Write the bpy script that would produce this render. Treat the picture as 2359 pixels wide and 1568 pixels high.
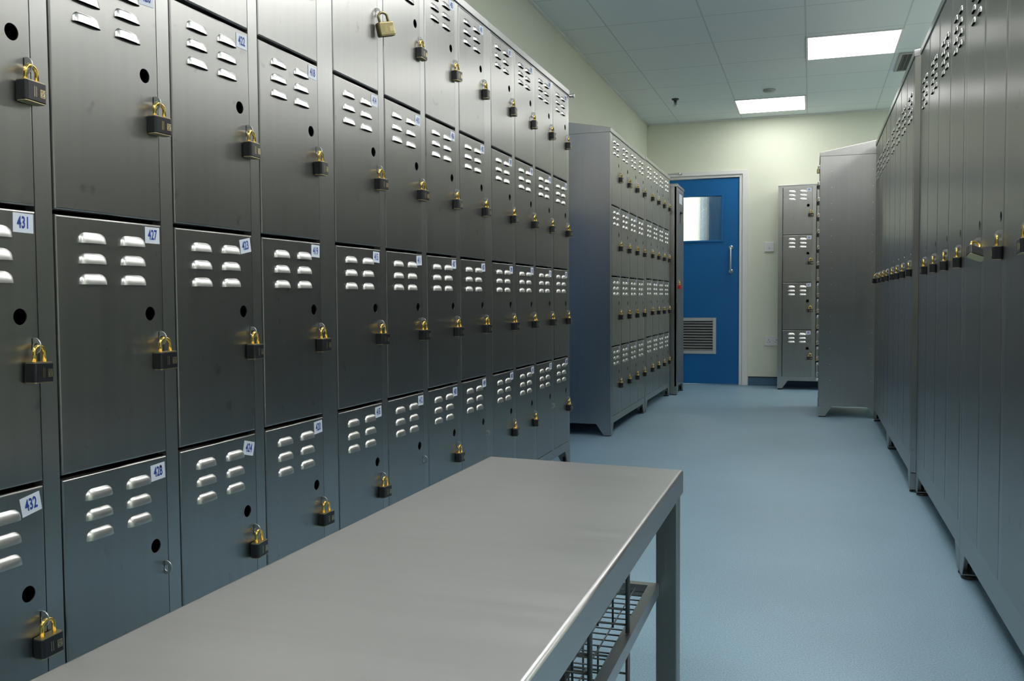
import bpy, bmesh, math, random
from mathutils import Matrix, Vector
random.seed(7)
PI = math.pi
for o in list(bpy.data.objects): bpy.data.objects.remove(o)
SC = bpy.context.scene
COL = SC.collection

# ------------------------------------------------------------------ camera, world, exposure
CAM_H = 0.815
cd = bpy.data.cameras.new('camera'); cam = bpy.data.objects.new('camera', cd); COL.objects.link(cam)
R_ = Vector((0.95023, 0.31147, -0.00662)); F_ = Vector((-0.31144, 0.94920, -0.04498)); U_ = R_.cross(F_)
cam.matrix_world = Matrix(((R_.x, U_.x, -F_.x, 0), (R_.y, U_.y, -F_.y, 0), (R_.z, U_.z, -F_.z, CAM_H), (0, 0, 0, 1)))
cd.sensor_fit = 'HORIZONTAL'; cd.sensor_width = 36.0; cd.lens = 36.0 * 2100.0 / 2359.0
cd.clip_start = 0.02; cd.clip_end = 60
SC.camera = cam
w = bpy.data.worlds.new('world'); SC.world = w; w.use_nodes = True
w.node_tree.nodes['Background'].inputs[0].default_value = (0.5, 0.55, 0.6, 1)
w.node_tree.nodes['Background'].inputs[1].default_value = 0.02
vs = SC.view_settings
vs.view_transform = 'Standard'; vs.look = 'None'; vs.gamma = 1.0; vs.use_curve_mapping = False
vs.exposure = 0.0
PANEL_W = 8.5        # radiance of the two ceiling panels in view, dimmed to spare the back wall a hotspot
PANEL_FILL_W = 18.0       # and of the added unseen panels, raised for fill

# ------------------------------------------------------------------ node helpers / materials
def mat(name, col=(.5, .5, .5), rough=.5, metal=0.0, spec=.5):
    m = bpy.data.materials.new(name); m.use_nodes = True
    b = m.node_tree.nodes['Principled BSDF']
    b.inputs['Base Color'].default_value = (*col, 1); b.inputs['Roughness'].default_value = rough
    b.inputs['Metallic'].default_value = metal
    b.inputs['Specular IOR Level'].default_value = spec
    return m
def nd(m, t, **k):
    n = m.node_tree.nodes.new(t)
    for a, v in k.items(): setattr(n, a, v)
    return n
def lk(m, a, b): m.node_tree.links.new(a, b)
def bs(m): return m.node_tree.nodes['Principled BSDF']

def steel(name, col, rough, aniso, smudge=.0, grain=(60, 60, 2.0), wave=.12, streak=.03):
    m = mat(name, col, rough, 1.0)
    b = bs(m)
    tc = nd(m, 'ShaderNodeTexCoord'); oi = nd(m, 'ShaderNodeObjectInfo')
    add = nd(m, 'ShaderNodeVectorMath', operation='ADD')
    mul = nd(m, 'ShaderNodeVectorMath', operation='SCALE'); mul.inputs[0].default_value = (13, 7, 5)
    lk(m, oi.outputs['Random'], mul.inputs['Scale'])
    lk(m, tc.outputs['Object'], add.inputs[0]); lk(m, mul.outputs[0], add.inputs[1])
    mp = nd(m, 'ShaderNodeMapping'); mp.inputs['Scale'].default_value = grain
    lk(m, add.outputs[0], mp.inputs['Vector'])
    n1 = nd(m, 'ShaderNodeTexNoise'); n1.inputs['Scale'].default_value = 1.0; n1.inputs['Detail'].default_value = 1
    lk(m, mp.outputs[0], n1.inputs['Vector'])
    n2 = nd(m, 'ShaderNodeTexNoise'); n2.inputs['Scale'].default_value = 3.0; n2.inputs['Detail'].default_value = 1
    lk(m, add.outputs[0], n2.inputs['Vector'])
    # roughness
    mr = nd(m, 'ShaderNodeMapRange'); mr.inputs['To Min'].default_value = rough * .94; mr.inputs['To Max'].default_value = rough * 1.07
    mx = nd(m, 'ShaderNodeMath', operation='ADD'); lk(m, n1.outputs[0], mx.inputs[0]); lk(m, n2.outputs[0], mx.inputs[1])
    mh = nd(m, 'ShaderNodeMath', operation='MULTIPLY'); mh.inputs[1].default_value = .5; lk(m, mx.outputs[0], mh.inputs[0])
    lk(m, mh.outputs[0], mr.inputs['Value']); mr.inputs['From Min'].default_value = .3; mr.inputs['From Max'].default_value = .7
    lk(m, mr.outputs[0], b.inputs['Roughness'])
    # colour: very slight streaks, plus worn smudges
    cr = nd(m, 'ShaderNodeMapRange'); cr.inputs['From Min'].default_value = .25; cr.inputs['From Max'].default_value = .75
    cr.inputs['To Min'].default_value = 1 - streak; cr.inputs['To Max'].default_value = 1 + streak
    lk(m, n1.outputs[0], cr.inputs['Value'])
    hs = nd(m, 'ShaderNodeMix', data_type='RGBA', blend_type='MULTIPLY'); hs.inputs[0].default_value = 1
    hs.inputs[6].default_value = (*col, 1)
    lk(m, cr.outputs[0], hs.inputs[7])
    last = hs.outputs[2]
    if smudge:
        n3 = nd(m, 'ShaderNodeTexNoise'); n3.inputs['Scale'].default_value = 26; n3.inputs['Detail'].default_value = 2
        lk(m, add.outputs[0], n3.inputs['Vector'])
        r3 = nd(m, 'ShaderNodeMapRange'); r3.inputs['From Min'].default_value = .68; r3.inputs['From Max'].default_value = .80
        r3.inputs['To Max'].default_value = smudge; lk(m, n3.outputs[0], r3.inputs['Value'])
        h2 = nd(m, 'ShaderNodeMix', data_type='RGBA'); lk(m, r3.outputs[0], h2.inputs[0]); lk(m, last, h2.inputs[6])
        h2.inputs[7].default_value = (.12, .12, .12, 1); last = h2.outputs[2]
    lk(m, last, b.inputs['Base Color'])
    # gently wavy sheet
    bp = nd(m, 'ShaderNodeBump'); bp.inputs['Strength'].default_value = wave; bp.inputs['Distance'].default_value = .004
    lk(m, n2.outputs[0], bp.inputs['Height'])
    lk(m, bp.outputs[0], b.inputs['Normal'])
    if aniso:
        b.inputs['Anisotropic'].default_value = aniso
        tg = nd(m, 'ShaderNodeTangent', direction_type='RADIAL', axis='Z'); lk(m, tg.outputs[0], b.inputs['Tangent'])
    return m

STEEL = steel('brushed_stainless', (.385, .381, .370), .33, .80, .35)
STEEL2 = steel('side_stainless', (.43, .43, .42), .34, .80, .0)
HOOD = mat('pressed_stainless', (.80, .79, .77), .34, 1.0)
TABLE = steel('table_stainless', (.49, .49, .49), .38, .0, .0, (3, 60, 60))
TUBE = steel('shaded_leg_tube_steel', (.27, .28, .275), .38, .0)  # tube steel, shade under the table top put into its darker colour
DARKST = mat('shaded_inside', (.03, .03, .03), .7, .2)  # darkness inside the lockers is put into this near-black colour
CHROME = mat('bright_steel', (.72, .72, .72), .30, 1)
WIRE = mat('wire_steel', (.09, .10, .10), .45, .7)
BRASS = mat('brass', (.83, .58, .16), .20, 1)
BRASS_D = mat('satin_brass', (.62, .52, .30), .35, 1)
TARN = mat('tarnished_brass', (.33, .28, .15), .38, 1)
BLACKP = mat('black_jacket', (.014, .014, .016), .32)
REDP = mat('red_jacket', (.55, .02, .03), .35)
BLACKM = mat('black_rubber', (.02, .02, .02), .5)
STICK = mat('sticker_white', (.72, .76, .86), .45)
BLUEINK = mat('blue_ink', (.02, .06, .32), .5)
WHITEP = mat('white_gloss', (.78, .78, .76), .35)
WHITEPL = mat('white_plastic', (.80, .80, .80), .3)
GREYD = mat('dark_grey', (.08, .08, .08), .5)
SILVER = mat('anodised_aluminium', (.62, .64, .64), .35, .6)
TAN = mat('tan_suede', (.42, .33, .20), .8)

def painted(name, col, sc, amt, rough, bump=.0, spec=.4):
    m = mat(name, col, rough, 0, spec); b = bs(m)
    tc = nd(m, 'ShaderNodeTexCoord'); n = nd(m, 'ShaderNodeTexNoise'); n.inputs['Scale'].default_value = sc; n.inputs['Detail'].default_value = 4
    lk(m, tc.outputs['Object'], n.inputs['Vector'])
    r = nd(m, 'ShaderNodeMapRange'); r.inputs['From Min'].default_value = .3; r.inputs['From Max'].default_value = .7
    r.inputs['To Min'].default_value = 1 - amt; r.inputs['To Max'].default_value = 1 + amt; lk(m, n.outputs[0], r.inputs['Value'])
    x = nd(m, 'ShaderNodeMix', data_type='RGBA', blend_type='MULTIPLY'); x.inputs[0].default_value = 1; x.inputs[6].default_value = (*col, 1)
    lk(m, r.outputs[0], x.inputs[7]); lk(m, x.outputs[2], b.inputs['Base Color'])
    if bump:
        bp = nd(m, 'ShaderNodeBump'); bp.inputs['Strength'].default_value = bump; bp.inputs['Distance'].default_value = .002
        lk(m, n.outputs[0], bp.inputs['Height']); lk(m, bp.outputs[0], b.inputs['Normal'])
    return m
WALL = painted('cream_wall_paint', (.76, .785, .655), 2.5, .02, .55, .05)
DOORBLUE = painted('blue_door_paint', (.002, .125, .36), 3, .03, .45, .0)
SKIRT = painted('blue_cove_skirting', (.07, .15, .24), 8, .05, .5)

def floor_mat():
    m = mat('blue_safety_vinyl', (.17, .27, .33), .42, 0, .45); b = bs(m)
    tc = nd(m, 'ShaderNodeTexCoord')
    n = nd(m, 'ShaderNodeTexNoise'); n.inputs['Scale'].default_value = 260; n.inputs['Detail'].default_value = 2
    n2 = nd(m, 'ShaderNodeTexNoise'); n2.inputs['Scale'].default_value = 1.6; n2.inputs['Detail'].default_value = 5
    for q in (n, n2): lk(m, tc.outputs['Object'], q.inputs['Vector'])
    r = nd(m, 'ShaderNodeMapRange'); r.inputs['From Min'].default_value = .3; r.inputs['From Max'].default_value = .7
    r.inputs['To Min'].default_value = .76; r.inputs['To Max'].default_value = 1.22; lk(m, n.outputs[0], r.inputs['Value'])
    r2 = nd(m, 'ShaderNodeMapRange'); r2.inputs['From Min'].default_value = .3; r2.inputs['From Max'].default_value = .7
    r2.inputs['To Min'].default_value = .94; r2.inputs['To Max'].default_value = 1.06; lk(m, n2.outputs[0], r2.inputs['Value'])
    mm = nd(m, 'ShaderNodeMath', operation='MULTIPLY'); lk(m, r.outputs[0], mm.inputs[0]); lk(m, r2.outputs[0], mm.inputs[1])
    x = nd(m, 'ShaderNodeMix', data_type='RGBA', blend_type='MULTIPLY'); x.inputs[0].default_value = 1; x.inputs[6].default_value = (.245, .385, .49, 1)
    lk(m, mm.outputs[0], x.inputs[7]); lk(m, x.outputs[2], b.inputs['Base Color'])
    # sparse dark scuffs
    v = nd(m, 'ShaderNodeTexVoronoi'); v.inputs['Scale'].default_value = 3.1; lk(m, tc.outputs['Object'], v.inputs['Vector'])
    bp = nd(m, 'ShaderNodeBump'); bp.inputs['Strength'].default_value = .22; bp.inputs['Distance'].default_value = .0012
    lk(m, n.outputs[0], bp.inputs['Height']); lk(m, bp.outputs[0], b.inputs['Normal'])
    return m
FLOOR = floor_mat()

def ceil_mat():
    # tile lines: x = .53 - .575 k ; y = 5.525 + .58 k
    m = mat('mineral_ceiling_tile', (.62, .66, .65), .8, 0, .2); b = bs(m)
    ge = nd(m, 'ShaderNodeTexCoord'); sp = nd(m, 'ShaderNodeSeparateXYZ'); lk(m, ge.outputs['Object'], sp.inputs[0])
    def line(out, off, pitch):
        a = nd(m, 'ShaderNodeMath', operation='SUBTRACT'); lk(m, out, a.inputs[0]); a.inputs[1].default_value = off - pitch / 2
        d = nd(m, 'ShaderNodeMath', operation='DIVIDE'); lk(m, a.outputs[0], d.inputs[0]); d.inputs[1].default_value = pitch
        f = nd(m, 'ShaderNodeMath', operation='FRACT'); lk(m, d.outputs[0], f.inputs[0])
        s = nd(m, 'ShaderNodeMath', operation='SUBTRACT'); lk(m, f.outputs[0], s.inputs[0]); s.inputs[1].default_value = .5
        ab = nd(m, 'ShaderNodeMath', operation='ABSOLUTE'); lk(m, s.outputs[0], ab.inputs[0])
        l = nd(m, 'ShaderNodeMath', operation='LESS_THAN'); lk(m, ab.outputs[0], l.inputs[0]); l.inputs[1].default_value = .008
        return l
    l1 = line(sp.outputs[0], .53, .575); l2 = line(sp.outputs[1], 5.525, .58)
    mx = nd(m, 'ShaderNodeMath', operation='MAXIMUM'); lk(m, l1.outputs[0], mx.inputs[0]); lk(m, l2.outputs[0], mx.inputs[1])
    c = nd(m, 'ShaderNodeMix', data_type='RGBA'); c.inputs[6].default_value = (.80, .86, .86, 1); c.inputs[7].default_value = (.62, .67, .68, 1)
    lk(m, mx.outputs[0], c.inputs[0]); lk(m, c.outputs[2], b.inputs['Base Color'])
    n = nd(m, 'ShaderNodeTexNoise'); n.inputs['Scale'].default_value = 120; lk(m, ge.outputs['Object'], n.inputs['Vector'])
    su = nd(m, 'ShaderNodeMath', operation='SUBTRACT'); lk(m, n.outputs[0], su.inputs[0]); lk(m, mx.outputs[0], su.inputs[1])
    bp = nd(m, 'ShaderNodeBump'); bp.inputs['Strength'].default_value = .3; bp.inputs['Distance'].default_value = .002
    lk(m, su.outputs[0], bp.inputs['Height']); lk(m, bp.outputs[0], b.inputs['Normal'])
    return m
CEIL = ceil_mat()

LIT = mat('lit_diffuser', (1, 1, 1), .5); bs(LIT).inputs['Emission Color'].default_value = (1, .995, .965, 1)
bs(LIT).inputs['Emission Strength'].default_value = PANEL_W
LIT_FILL = mat('lit_diffuser_fill', (1, 1, 1), .5); bs(LIT_FILL).inputs['Emission Color'].default_value = (1, .995, .965, 1)  # for the added unseen panels
bs(LIT_FILL).inputs['Emission Strength'].default_value = PANEL_FILL_W
GLASS = mat('reeded_glass', (.95, 1, .99), .06, 0); bs(GLASS).inputs['Transmission Weight'].default_value = 1; bs(GLASS).inputs['IOR'].default_value = 1.45
_t = nd(GLASS, 'ShaderNodeTexCoord'); _w = nd(GLASS, 'ShaderNodeTexWave', wave_type='BANDS', bands_direction='X'); _w.inputs['Scale'].default_value = 28
lk(GLASS, _t.outputs['Object'], _w.inputs['Vector'])
_b = nd(GLASS, 'ShaderNodeBump'); _b.inputs['Strength'].default_value = .5; _b.inputs['Distance'].default_value = .004
lk(GLASS, _w.outputs[0], _b.inputs['Height']); lk(GLASS, _b.outputs[0], bs(GLASS).inputs['Normal'])

# ------------------------------------------------------------------ mesh helpers
def mesh_of(bm, name, mats, smooth=False, angle=None):
    me = bpy.data.meshes.new(name); bm.to_mesh(me); bm.free()
    for m in (mats if isinstance(mats, (list, tuple)) else [mats]): me.materials.append(m)
    if smooth:
        for p in me.polygons: p.use_smooth = True
    return me
def link(name, me, parent=None, loc=None, rot=None, label=None):
    o = bpy.data.objects.new(name, me); COL.objects.link(o)
    if parent: o.parent = parent
    if loc is not None: o.location = loc
    if rot is not None: o.rotation_euler = rot
    if label: o['label'] = label
    return o
def tag(o, label, cat, group=None):
    o['label'] = label; o['category'] = cat
    if group: o['group'] = group
    return o
def thing(name, label, cat, loc=(0, 0, 0), rz=0, group=None):
    o = bpy.data.objects.new(name, None); COL.objects.link(o); o.location = loc; o.rotation_euler = (0, 0, rz)
    o.empty_display_size = .05
    return tag(o, label, cat, group)
def struct(name, me, loc=None, label=None):
    o = link(name, me, None, loc); o['kind'] = 'structure'
    if label: o['label'] = label
    return o
def box(bm, x0, x1, y0, y1, z0, z1, mi=0):
    v = [bm.verts.new(p) for p in ((x0, y0, z0), (x1, y0, z0), (x1, y1, z0), (x0, y1, z0), (x0, y0, z1), (x1, y0, z1), (x1, y1, z1), (x0, y1, z1))]
    for f in ((0, 3, 2, 1), (4, 5, 6, 7), (0, 1, 5, 4), (1, 2, 6, 5), (2, 3, 7, 6), (3, 0, 4, 7)):
        bm.faces.new([v[i] for i in f]).material_index = mi
def bevelled(bm, w_, seg=2):
    bmesh.ops.bevel(bm, geom=list(bm.edges), offset=w_, segments=seg, profile=.6, affect='EDGES', clamp_overlap=True)
def boxmesh(name, mats, *boxes, bev=0, seg=2):
    bm = bmesh.new()
    for b_ in boxes: box(bm, *b_)
    if bev: bevelled(bm, bev, seg)
    return mesh_of(bm, name, mats)
def tube(bm, pts, r, n=8, mi=0, cap=True, rx=None):
    pts = [Vector(p) for p in pts]; rings = []
    prev = None
    for i, p in enumerate(pts):
        a = pts[max(i - 1, 0)]; b_ = pts[min(i + 1, len(pts) - 1)]
        t = (b_ - a).normalized()
        if prev is None:
            up = Vector((0, 0, 1)) if abs(t.z) < .9 else Vector((1, 0, 0))
            s_ = t.cross(up).normalized()
        else:
            s_ = (prev - t * prev.dot(t)).normalized()
        prev = s_; u_ = s_.cross(t)
        rings.append([bm.verts.new(p + s_ * (math.cos(2 * PI * k / n) * r) + u_ * (math.sin(2 * PI * k / n) * (rx or r))) for k in range(n)])
    for i in range(len(rings) - 1):
        for k in range(n):
            f = bm.faces.new([rings[i][k], rings[i][(k + 1) % n], rings[i + 1][(k + 1) % n], rings[i + 1][k]]); f.smooth = True; f.material_index = mi
    if cap:
        bm.faces.new(rings[0][::-1]).material_index = mi; bm.faces.new(rings[-1]).material_index = mi
def lathe(bm, prof, n=20, c=(0, 0, 0), axis='Z', mi=0):
    rings = []
    for r, h in prof:
        ring = []
        for k in range(n):
            a = 2 * PI * k / n
            if axis == 'Z': p = (c[0] + r * math.cos(a), c[1] + r * math.sin(a), c[2] + h)
            elif axis == 'Y': p = (c[0] + r * math.sin(a), c[1] + h, c[2] + r * math.cos(a))
            else: p = (c[0] + h, c[1] + r * math.cos(a), c[2] + r * math.sin(a))
            ring.append(bm.verts.new(p))
        rings.append(ring)
    for i in range(len(rings) - 1):
        for k in range(n):
            f = bm.faces.new([rings[i][k], rings[i][(k + 1) % n], rings[i + 1][(k + 1) % n], rings[i + 1][k]]); f.smooth = True; f.material_index = mi
    bm.faces.new(rings[0][::-1]).material_index = mi; bm.faces.new(rings[-1]).material_index = mi
def prism_y(bm, poly, y0, y1, mi=0):
    """polygon in (x,z), counter-clockwise seen from -y, extruded y0..y1"""
    a = [bm.verts.new((x, y0, z)) for x, z in poly]; b_ = [bm.verts.new((x, y1, z)) for x, z in poly]
    n = len(poly)
    bm.faces.new(a).material_index = mi; bm.faces.new(b_[::-1]).material_index = mi
    for i in range(n): bm.faces.new([a[(i + 1) % n], a[i], b_[i], b_[(i + 1) % n]]).material_index = mi
def prism_x(bm, poly, x0, x1, mi=0):
    """polygon in (y,z) extruded x0..x1"""
    a = [bm.verts.new((x0, y, z)) for y, z in poly]; b_ = [bm.verts.new((x1, y, z)) for y, z in poly]
    n = len(poly)
    bm.faces.new(a[::-1]).material_index = mi; bm.faces.new(b_).material_index = mi
    for i in range(n): bm.faces.new([a[i], a[(i + 1) % n], b_[(i + 1) % n], b_[i]]).material_index = mi

# ------------------------------------------------------------------ room
YB = 8.747; XL = -1.50; XR = 2.3; ZC = 2.47; YN = -3.0
struct('floor', boxmesh('floor', FLOOR, (XL, XR, YN, YB + 2.6, -.05, 0)))
struct('ceiling', boxmesh('ceiling', CEIL, (XL - .1, XR + .1, YN - .1, YB + .1, ZC, ZC + .05)))
struct('wall_left', boxmesh('wall_left', WALL, (XL - .1, XL, YN, YB + .1, 0, ZC)))
struct('wall_right', boxmesh('wall_right', WALL, (XR, XR + .1, YN, YB + .1, 0, ZC)))
struct('wall_front', boxmesh('wall_front', painted('dark_grey_wall', (.055, .06, .06), 2, .02, .5), (XL, XR, YN - .1, YN, 0, ZC)))
DX0, DX1, DZ = -1.410, -.640, 1.932       # door leaf
FX0, FX1, FZ = DX0 - .035, DX1 + .035, DZ + .035
struct('wall_back', boxmesh('wall_back', WALL, (XL, FX0, YB, YB + .1, 0, FZ), (FX1, XR, YB, YB + .1, 0, FZ), (XL, XR, YB, YB + .1, FZ, ZC)))
# thin shadow-gap trim where ceiling meets walls
struct('trim_1', boxmesh('trim', WHITEP, (XL, XL + .02, YN, YB, ZC - .012, ZC - .001), (XL, XR, YB - .02, YB, ZC - .012, ZC - .001)))
struct('baseboard_back', boxmesh('skirt', [SKIRT, BLACKM], (FX1 + .052, XR, YB - .006, YB - .0005, .001, .076, 0), (FX1 + .052, XR, YB - .010, YB - .0005, .076, .084, 1)))
struct('baseboard_left', boxmesh('skirt', [SKIRT, BLACKM], (XL + .0005, XL + .006, YN, 4.37, .001, .076, 0), (XL + .0005, XL + .01, YN, 4.37, .076, .084, 1), (XL + .0005, XL + .006, 5.25, YB - .02, .001, .076, 0), (XL + .0005, XL + .01, 5.25, YB - .02, .076, .084, 1)))
# casing (architrave + jamb)
struct('trim_2', boxmesh('casing', WHITEP,
    (FX1 - .034, FX1, YB - .004, YB + .098, .001, FZ), (FX0, FX0 + .034, YB - .004, YB + .098, .001, FZ), (FX0 + .034, FX1 - .034, YB - .004, YB + .098, DZ + .004, FZ),
    (FX1 - .006, FX1 + .045, YB - .018, YB - .0045, .001, FZ + .032), (XL + .001, FX0 + .006, YB - .018, YB - .0045, .001, FZ + .032), (FX0 + .006, FX1 - .006, YB - .018, YB - .0045, FZ - .006, FZ + .032), bev=.002, seg=1))
# door leaf with real openings for vision panel and air grille
VX0, VX1, VZ0, VZ1 = -1.258, -.802, 1.358, 1.770
GX0, GX1, GZ0, GZ1 = -1.200, -.850, .288, .630
dr = bpy.data.objects.new('door_1', None); COL.objects.link(dr); dr['kind'] = 'structure'; dr.location = (0, 0, 0)
y0, y1 = YB + .012, YB + .056
link('door_leaf', boxmesh('leaf', DOORBLUE, (DX0, VX0, y0, y1, .006, DZ), (VX1, DX1, y0, y1, .006, DZ), (VX0, VX1, y0, y1, VZ1, DZ), (VX0, VX1, y0, y1, GZ1, VZ0),
    (VX0, VX1, y0, y1, .006, GZ0), (VX0, GX0, y0, y1, GZ0, GZ1), (GX1, VX1, y0, y1, GZ0, GZ1)), dr)
b4 = .018
vf = link('window_frame', boxmesh('vframe', DOORBLUE, (VX0 - b4, VX0, y0 - .012, y0, VZ0 - b4, VZ1 + b4), (VX1, VX1 + b4, y0 - .012, y0, VZ0 - b4, VZ1 + b4), (VX0, VX1, y0 - .012, y0, VZ1, VZ1 + b4), (VX0, VX1, y0 - .012, y0, VZ0 - b4, VZ0), bev=.003), dr)
link('glass_pane', boxmesh('glass', GLASS, (VX0, VX1, y0 + .018, y0 + .024, VZ0, VZ1)), dr, label='reeded obscured glass pane')
gb = bmesh.new()
f4 = .030
for b_ in ((GX0 - .002, GX0 + f4, GZ0, GZ1), (GX1 - f4, GX1 + .002, GZ0, GZ1), (GX0 + f4, GX1 - f4, GZ1 - f4, GZ1), (GX0 + f4, GX1 - f4, GZ0, GZ0 + f4)):
    box(gb, b_[0], b_[1], y0 - .010, y0 - .0005, b_[2], b_[3])
bevelled(gb, .002, 1)
gr = link('air_grille', mesh_of(gb, 'grille', SILVER), dr, label='silver louvred air grille')
gb = bmesh.new(); nl = 11
for i in range(nl):
    zc_ = GZ0 + f4 + (i + .5) * (GZ1 - GZ0 - 2 * f4) / nl
    prism_x(gb, [(y0 - .007, zc_ - .006), (y0 - .007, zc_ - .0085), (y0 + .014, zc_ + .0035), (y0 + .014, zc_ + .006)], GX0 + f4, GX1 - f4)
link('grille_slats', mesh_of(gb, 'slats', SILVER), gr)
link('grille_back', boxmesh('gback', GREYD, (GX0 + .001, GX1 - .001, y0 + .03, y0 + .034, GZ0 + .001, GZ1 - .001)), gr)
hb = bmesh.new()
hx = -.7135
for hz in (1.285, 1.064): lathe(hb, [(.021, 0), (.021, -.004), (.017, -.008), (.010, -.010), (.009, -.020)], 24, (hx, y0, hz), 'Y')
tube(hb, [(hx, y0 - .004, 1.285), (hx, y0 - .035, 1.285), (hx, y0 - .048, 1.277), (hx, y0 - .052, 1.262), (hx, y0 - .052, 1.087), (hx, y0 - .048, 1.072), (hx, y0 - .035, 1.064), (hx, y0 - .004, 1.064)], .0085, 12)
link('pull_handle', mesh_of(hb, 'handle', CHROME), dr, label='satin steel pull handle')
# door closer on the frame head
cb = bmesh.new()
box(cb, -1.40, -1.20, y0 - .075, y0 - .001, 1.845, 1.895); bevelled(cb, .006)
tube(cb, [(-1.30, y0 - .04, 1.895), (-1.30, y0 - .04, 1.955)], .008, 10)
box(cb, -1.315, -1.285, y0 - .22, y0 - .025, 1.950, 1.962); box(cb, -1.32, -1.16, y0 - .225, y0 - .205, 1.958, 1.970)
lathe(cb, [(.012, 0), (.012, .018)], 14, (-1.165, y0 - .215, 1.955))
tube(cb, [(-1.165, y0 - .215, 1.972), (-1.165, YB - .012, 1.985)], .006, 8)
link('door_closer', mesh_of(cb, 'closer', CHROME), dr, label='grey door closer with folding arm')

# blue side door in the left wall, in the gap between the two left locker rows
sdoor = bpy.data.objects.new('door_3', None); COL.objects.link(sdoor); sdoor['kind'] = 'structure'
link('door_leaf', boxmesh('sleaf', DOORBLUE, (XL + .001, XL + .03, 4.42, 5.20, .006, 1.36), (XL + .001, XL + .03, 4.42, 5.20, 1.77, 1.93), (XL + .001, XL + .03, 4.42, 4.55, 1.36, 1.77), (XL + .001, XL + .03, 5.07, 5.20, 1.36, 1.77)), sdoor)
link('glass_pane', boxmesh('sglass', WHITEP, (XL + .001, XL + .012, 4.55, 5.07, 1.36, 1.77)), sdoor)
link('door_frame', boxmesh('sframe', WHITEP, (XL + .001, XL + .04, 4.375, 4.42, .001, 1.975), (XL + .001, XL + .04, 5.20, 5.245, .001, 1.975), (XL + .001, XL + .04, 4.42, 5.20, 1.93, 1.975)), sdoor)

# lit room beyond the door (seen through the obscured glass)
struct('wall_beyond', boxmesh('beyond', WALL, (XL - .6, XR - 1.2, YB + 2.5, YB + 2.6, 0, ZC), (XL - .7, XL - .6, YB + .11, YB + 2.5, 0, ZC), (XR - 1.2, XR - 1.1, YB + .11, YB + 2.6, 0, ZC), (XL - .7, XR - 1.1, YB + .11, YB + 2.6, ZC, ZC + .05)))
struct('door_2', boxmesh('openleaf', DOORBLUE, (-1.12, -.26, YB + .95, YB + .99, .006, 2.0)))
LIT2 = mat('bright_diffuser', (1, 1, 1), .5); bs(LIT2).inputs['Emission Color'].default_value = (1, 1, .93, 1); bs(LIT2).inputs['Emission Strength'].default_value = 60
pl = thing('ceiling_light', 'lit panel in the room behind the blue door, seen through its glass', 'light', (-1.45, YB + 1.7, ZC), 0)
link('diffuser', boxmesh('dif', LIT2, (-.28, .28, -.28, .28, -.006, -.001)), pl)

# ------------------------------------------------------------------ ceiling fittings
def ceiling_light(x, y, label, lit=None):
    t = thing('ceiling_light', label, 'light', (x, y, ZC), 0, 'square ceiling light panels')
    hx_, hy_ = .2875, .29
    link('diffuser', boxmesh('diffuser', lit or LIT, (-hx_ + .012, hx_ - .012, -hy_ + .012, hy_ - .012, -.006, -.001)), t, label='glowing white diffuser')
    e = .012
    link('frame', boxmesh('frame', WHITEP, (-hx_, -hx_ + e, -hy_, hy_, -.008, -.0005), (hx_ - e, hx_, -hy_, hy_, -.008, -.0005), (-hx_ + e, hx_ - e, -hy_, -hy_ + e, -.008, -.0005), (-hx_ + e, hx_ - e, hy_ - e, hy_, -.008, -.0005)), t)
ceiling_light(.2435, 6.46, 'larger, nearer of the two lit square ceiling panels')
ceiling_light(-.3400, 8.20, 'smaller, farther lit square ceiling panel close to the back wall')
# unseen panels added out of frame to light the room, brighter for fill
for x, y in ((.2435, 4.14), (-.34, 2.40), (-.34, .08), (.2435, -1.66), (1.39, 7.6), (1.39, 4.14), (1.39, .66), (1.39, 2.4), (1.39, 5.88)):
    ceiling_light(x, y, 'unseen lit ceiling panel, added outside the picture as fill light', LIT_FILL)
t = thing('air_grille', 'grey square air grille in the ceiling beside the larger light panel', 'air vent', (.8175, 7.04, ZC))
gb = bmesh.new(); hh = .2575
for b_ in ((-hh, -hh + .02, -hh, hh), (hh - .02, hh, -hh, hh), (-hh + .02, hh - .02, -hh, -hh + .02), (-hh + .02, hh - .02, hh - .02, hh)): box(gb, *b_, -.010, -.0005)
link('frame', mesh_of(gb, 'vframe', mat('vent_grey', (.35, .36, .35), .5)), t)
gb = bmesh.new()
for i in range(18): box(gb, -hh + .02, hh - .02, -hh + .028 + i * .0265, -hh + .032 + i * .0265, -.009, -.001)
for i in range(18): box(gb, -hh + .028 + i * .0265, -hh + .032 + i * .0265, -hh + .02, hh - .02, -.0085, -.0015)
link('grille', mesh_of(gb, 'vgrid', mat('vent_grid', (.12, .13, .12), .5)), t)
t = thing('heat_detector', 'small dark fitting hanging from the ceiling near the left wall', 'detector', (-1.085, 7.70, ZC))
gb = bmesh.new(); lathe(gb, [(.030, 0), (.030, -.008), (.018, -.014)], 20); link('base', mesh_of(gb, 'dbase', GREYD), t)
gb = bmesh.new(); lathe(gb, [(.014, -.014), (.014, -.05), (.020, -.055), (.020, -.062), (.006, -.066)], 16); link('sensor', mesh_of(gb, 'dsens', CHROME), t)
gb = bmesh.new(); lathe(gb, [(.048, 0), (.048, -.010), (.036, -.020), (.012, -.024)], 28)
o = link('smoke_detector', mesh_of(gb, 'smoke', mat('detector_grey', (.42, .43, .42), .5)), None, (-.33, 7.62, ZC - .0005)); tag(o, 'flat round smoke detector on the ceiling near the farther light panel', 'detector')

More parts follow.
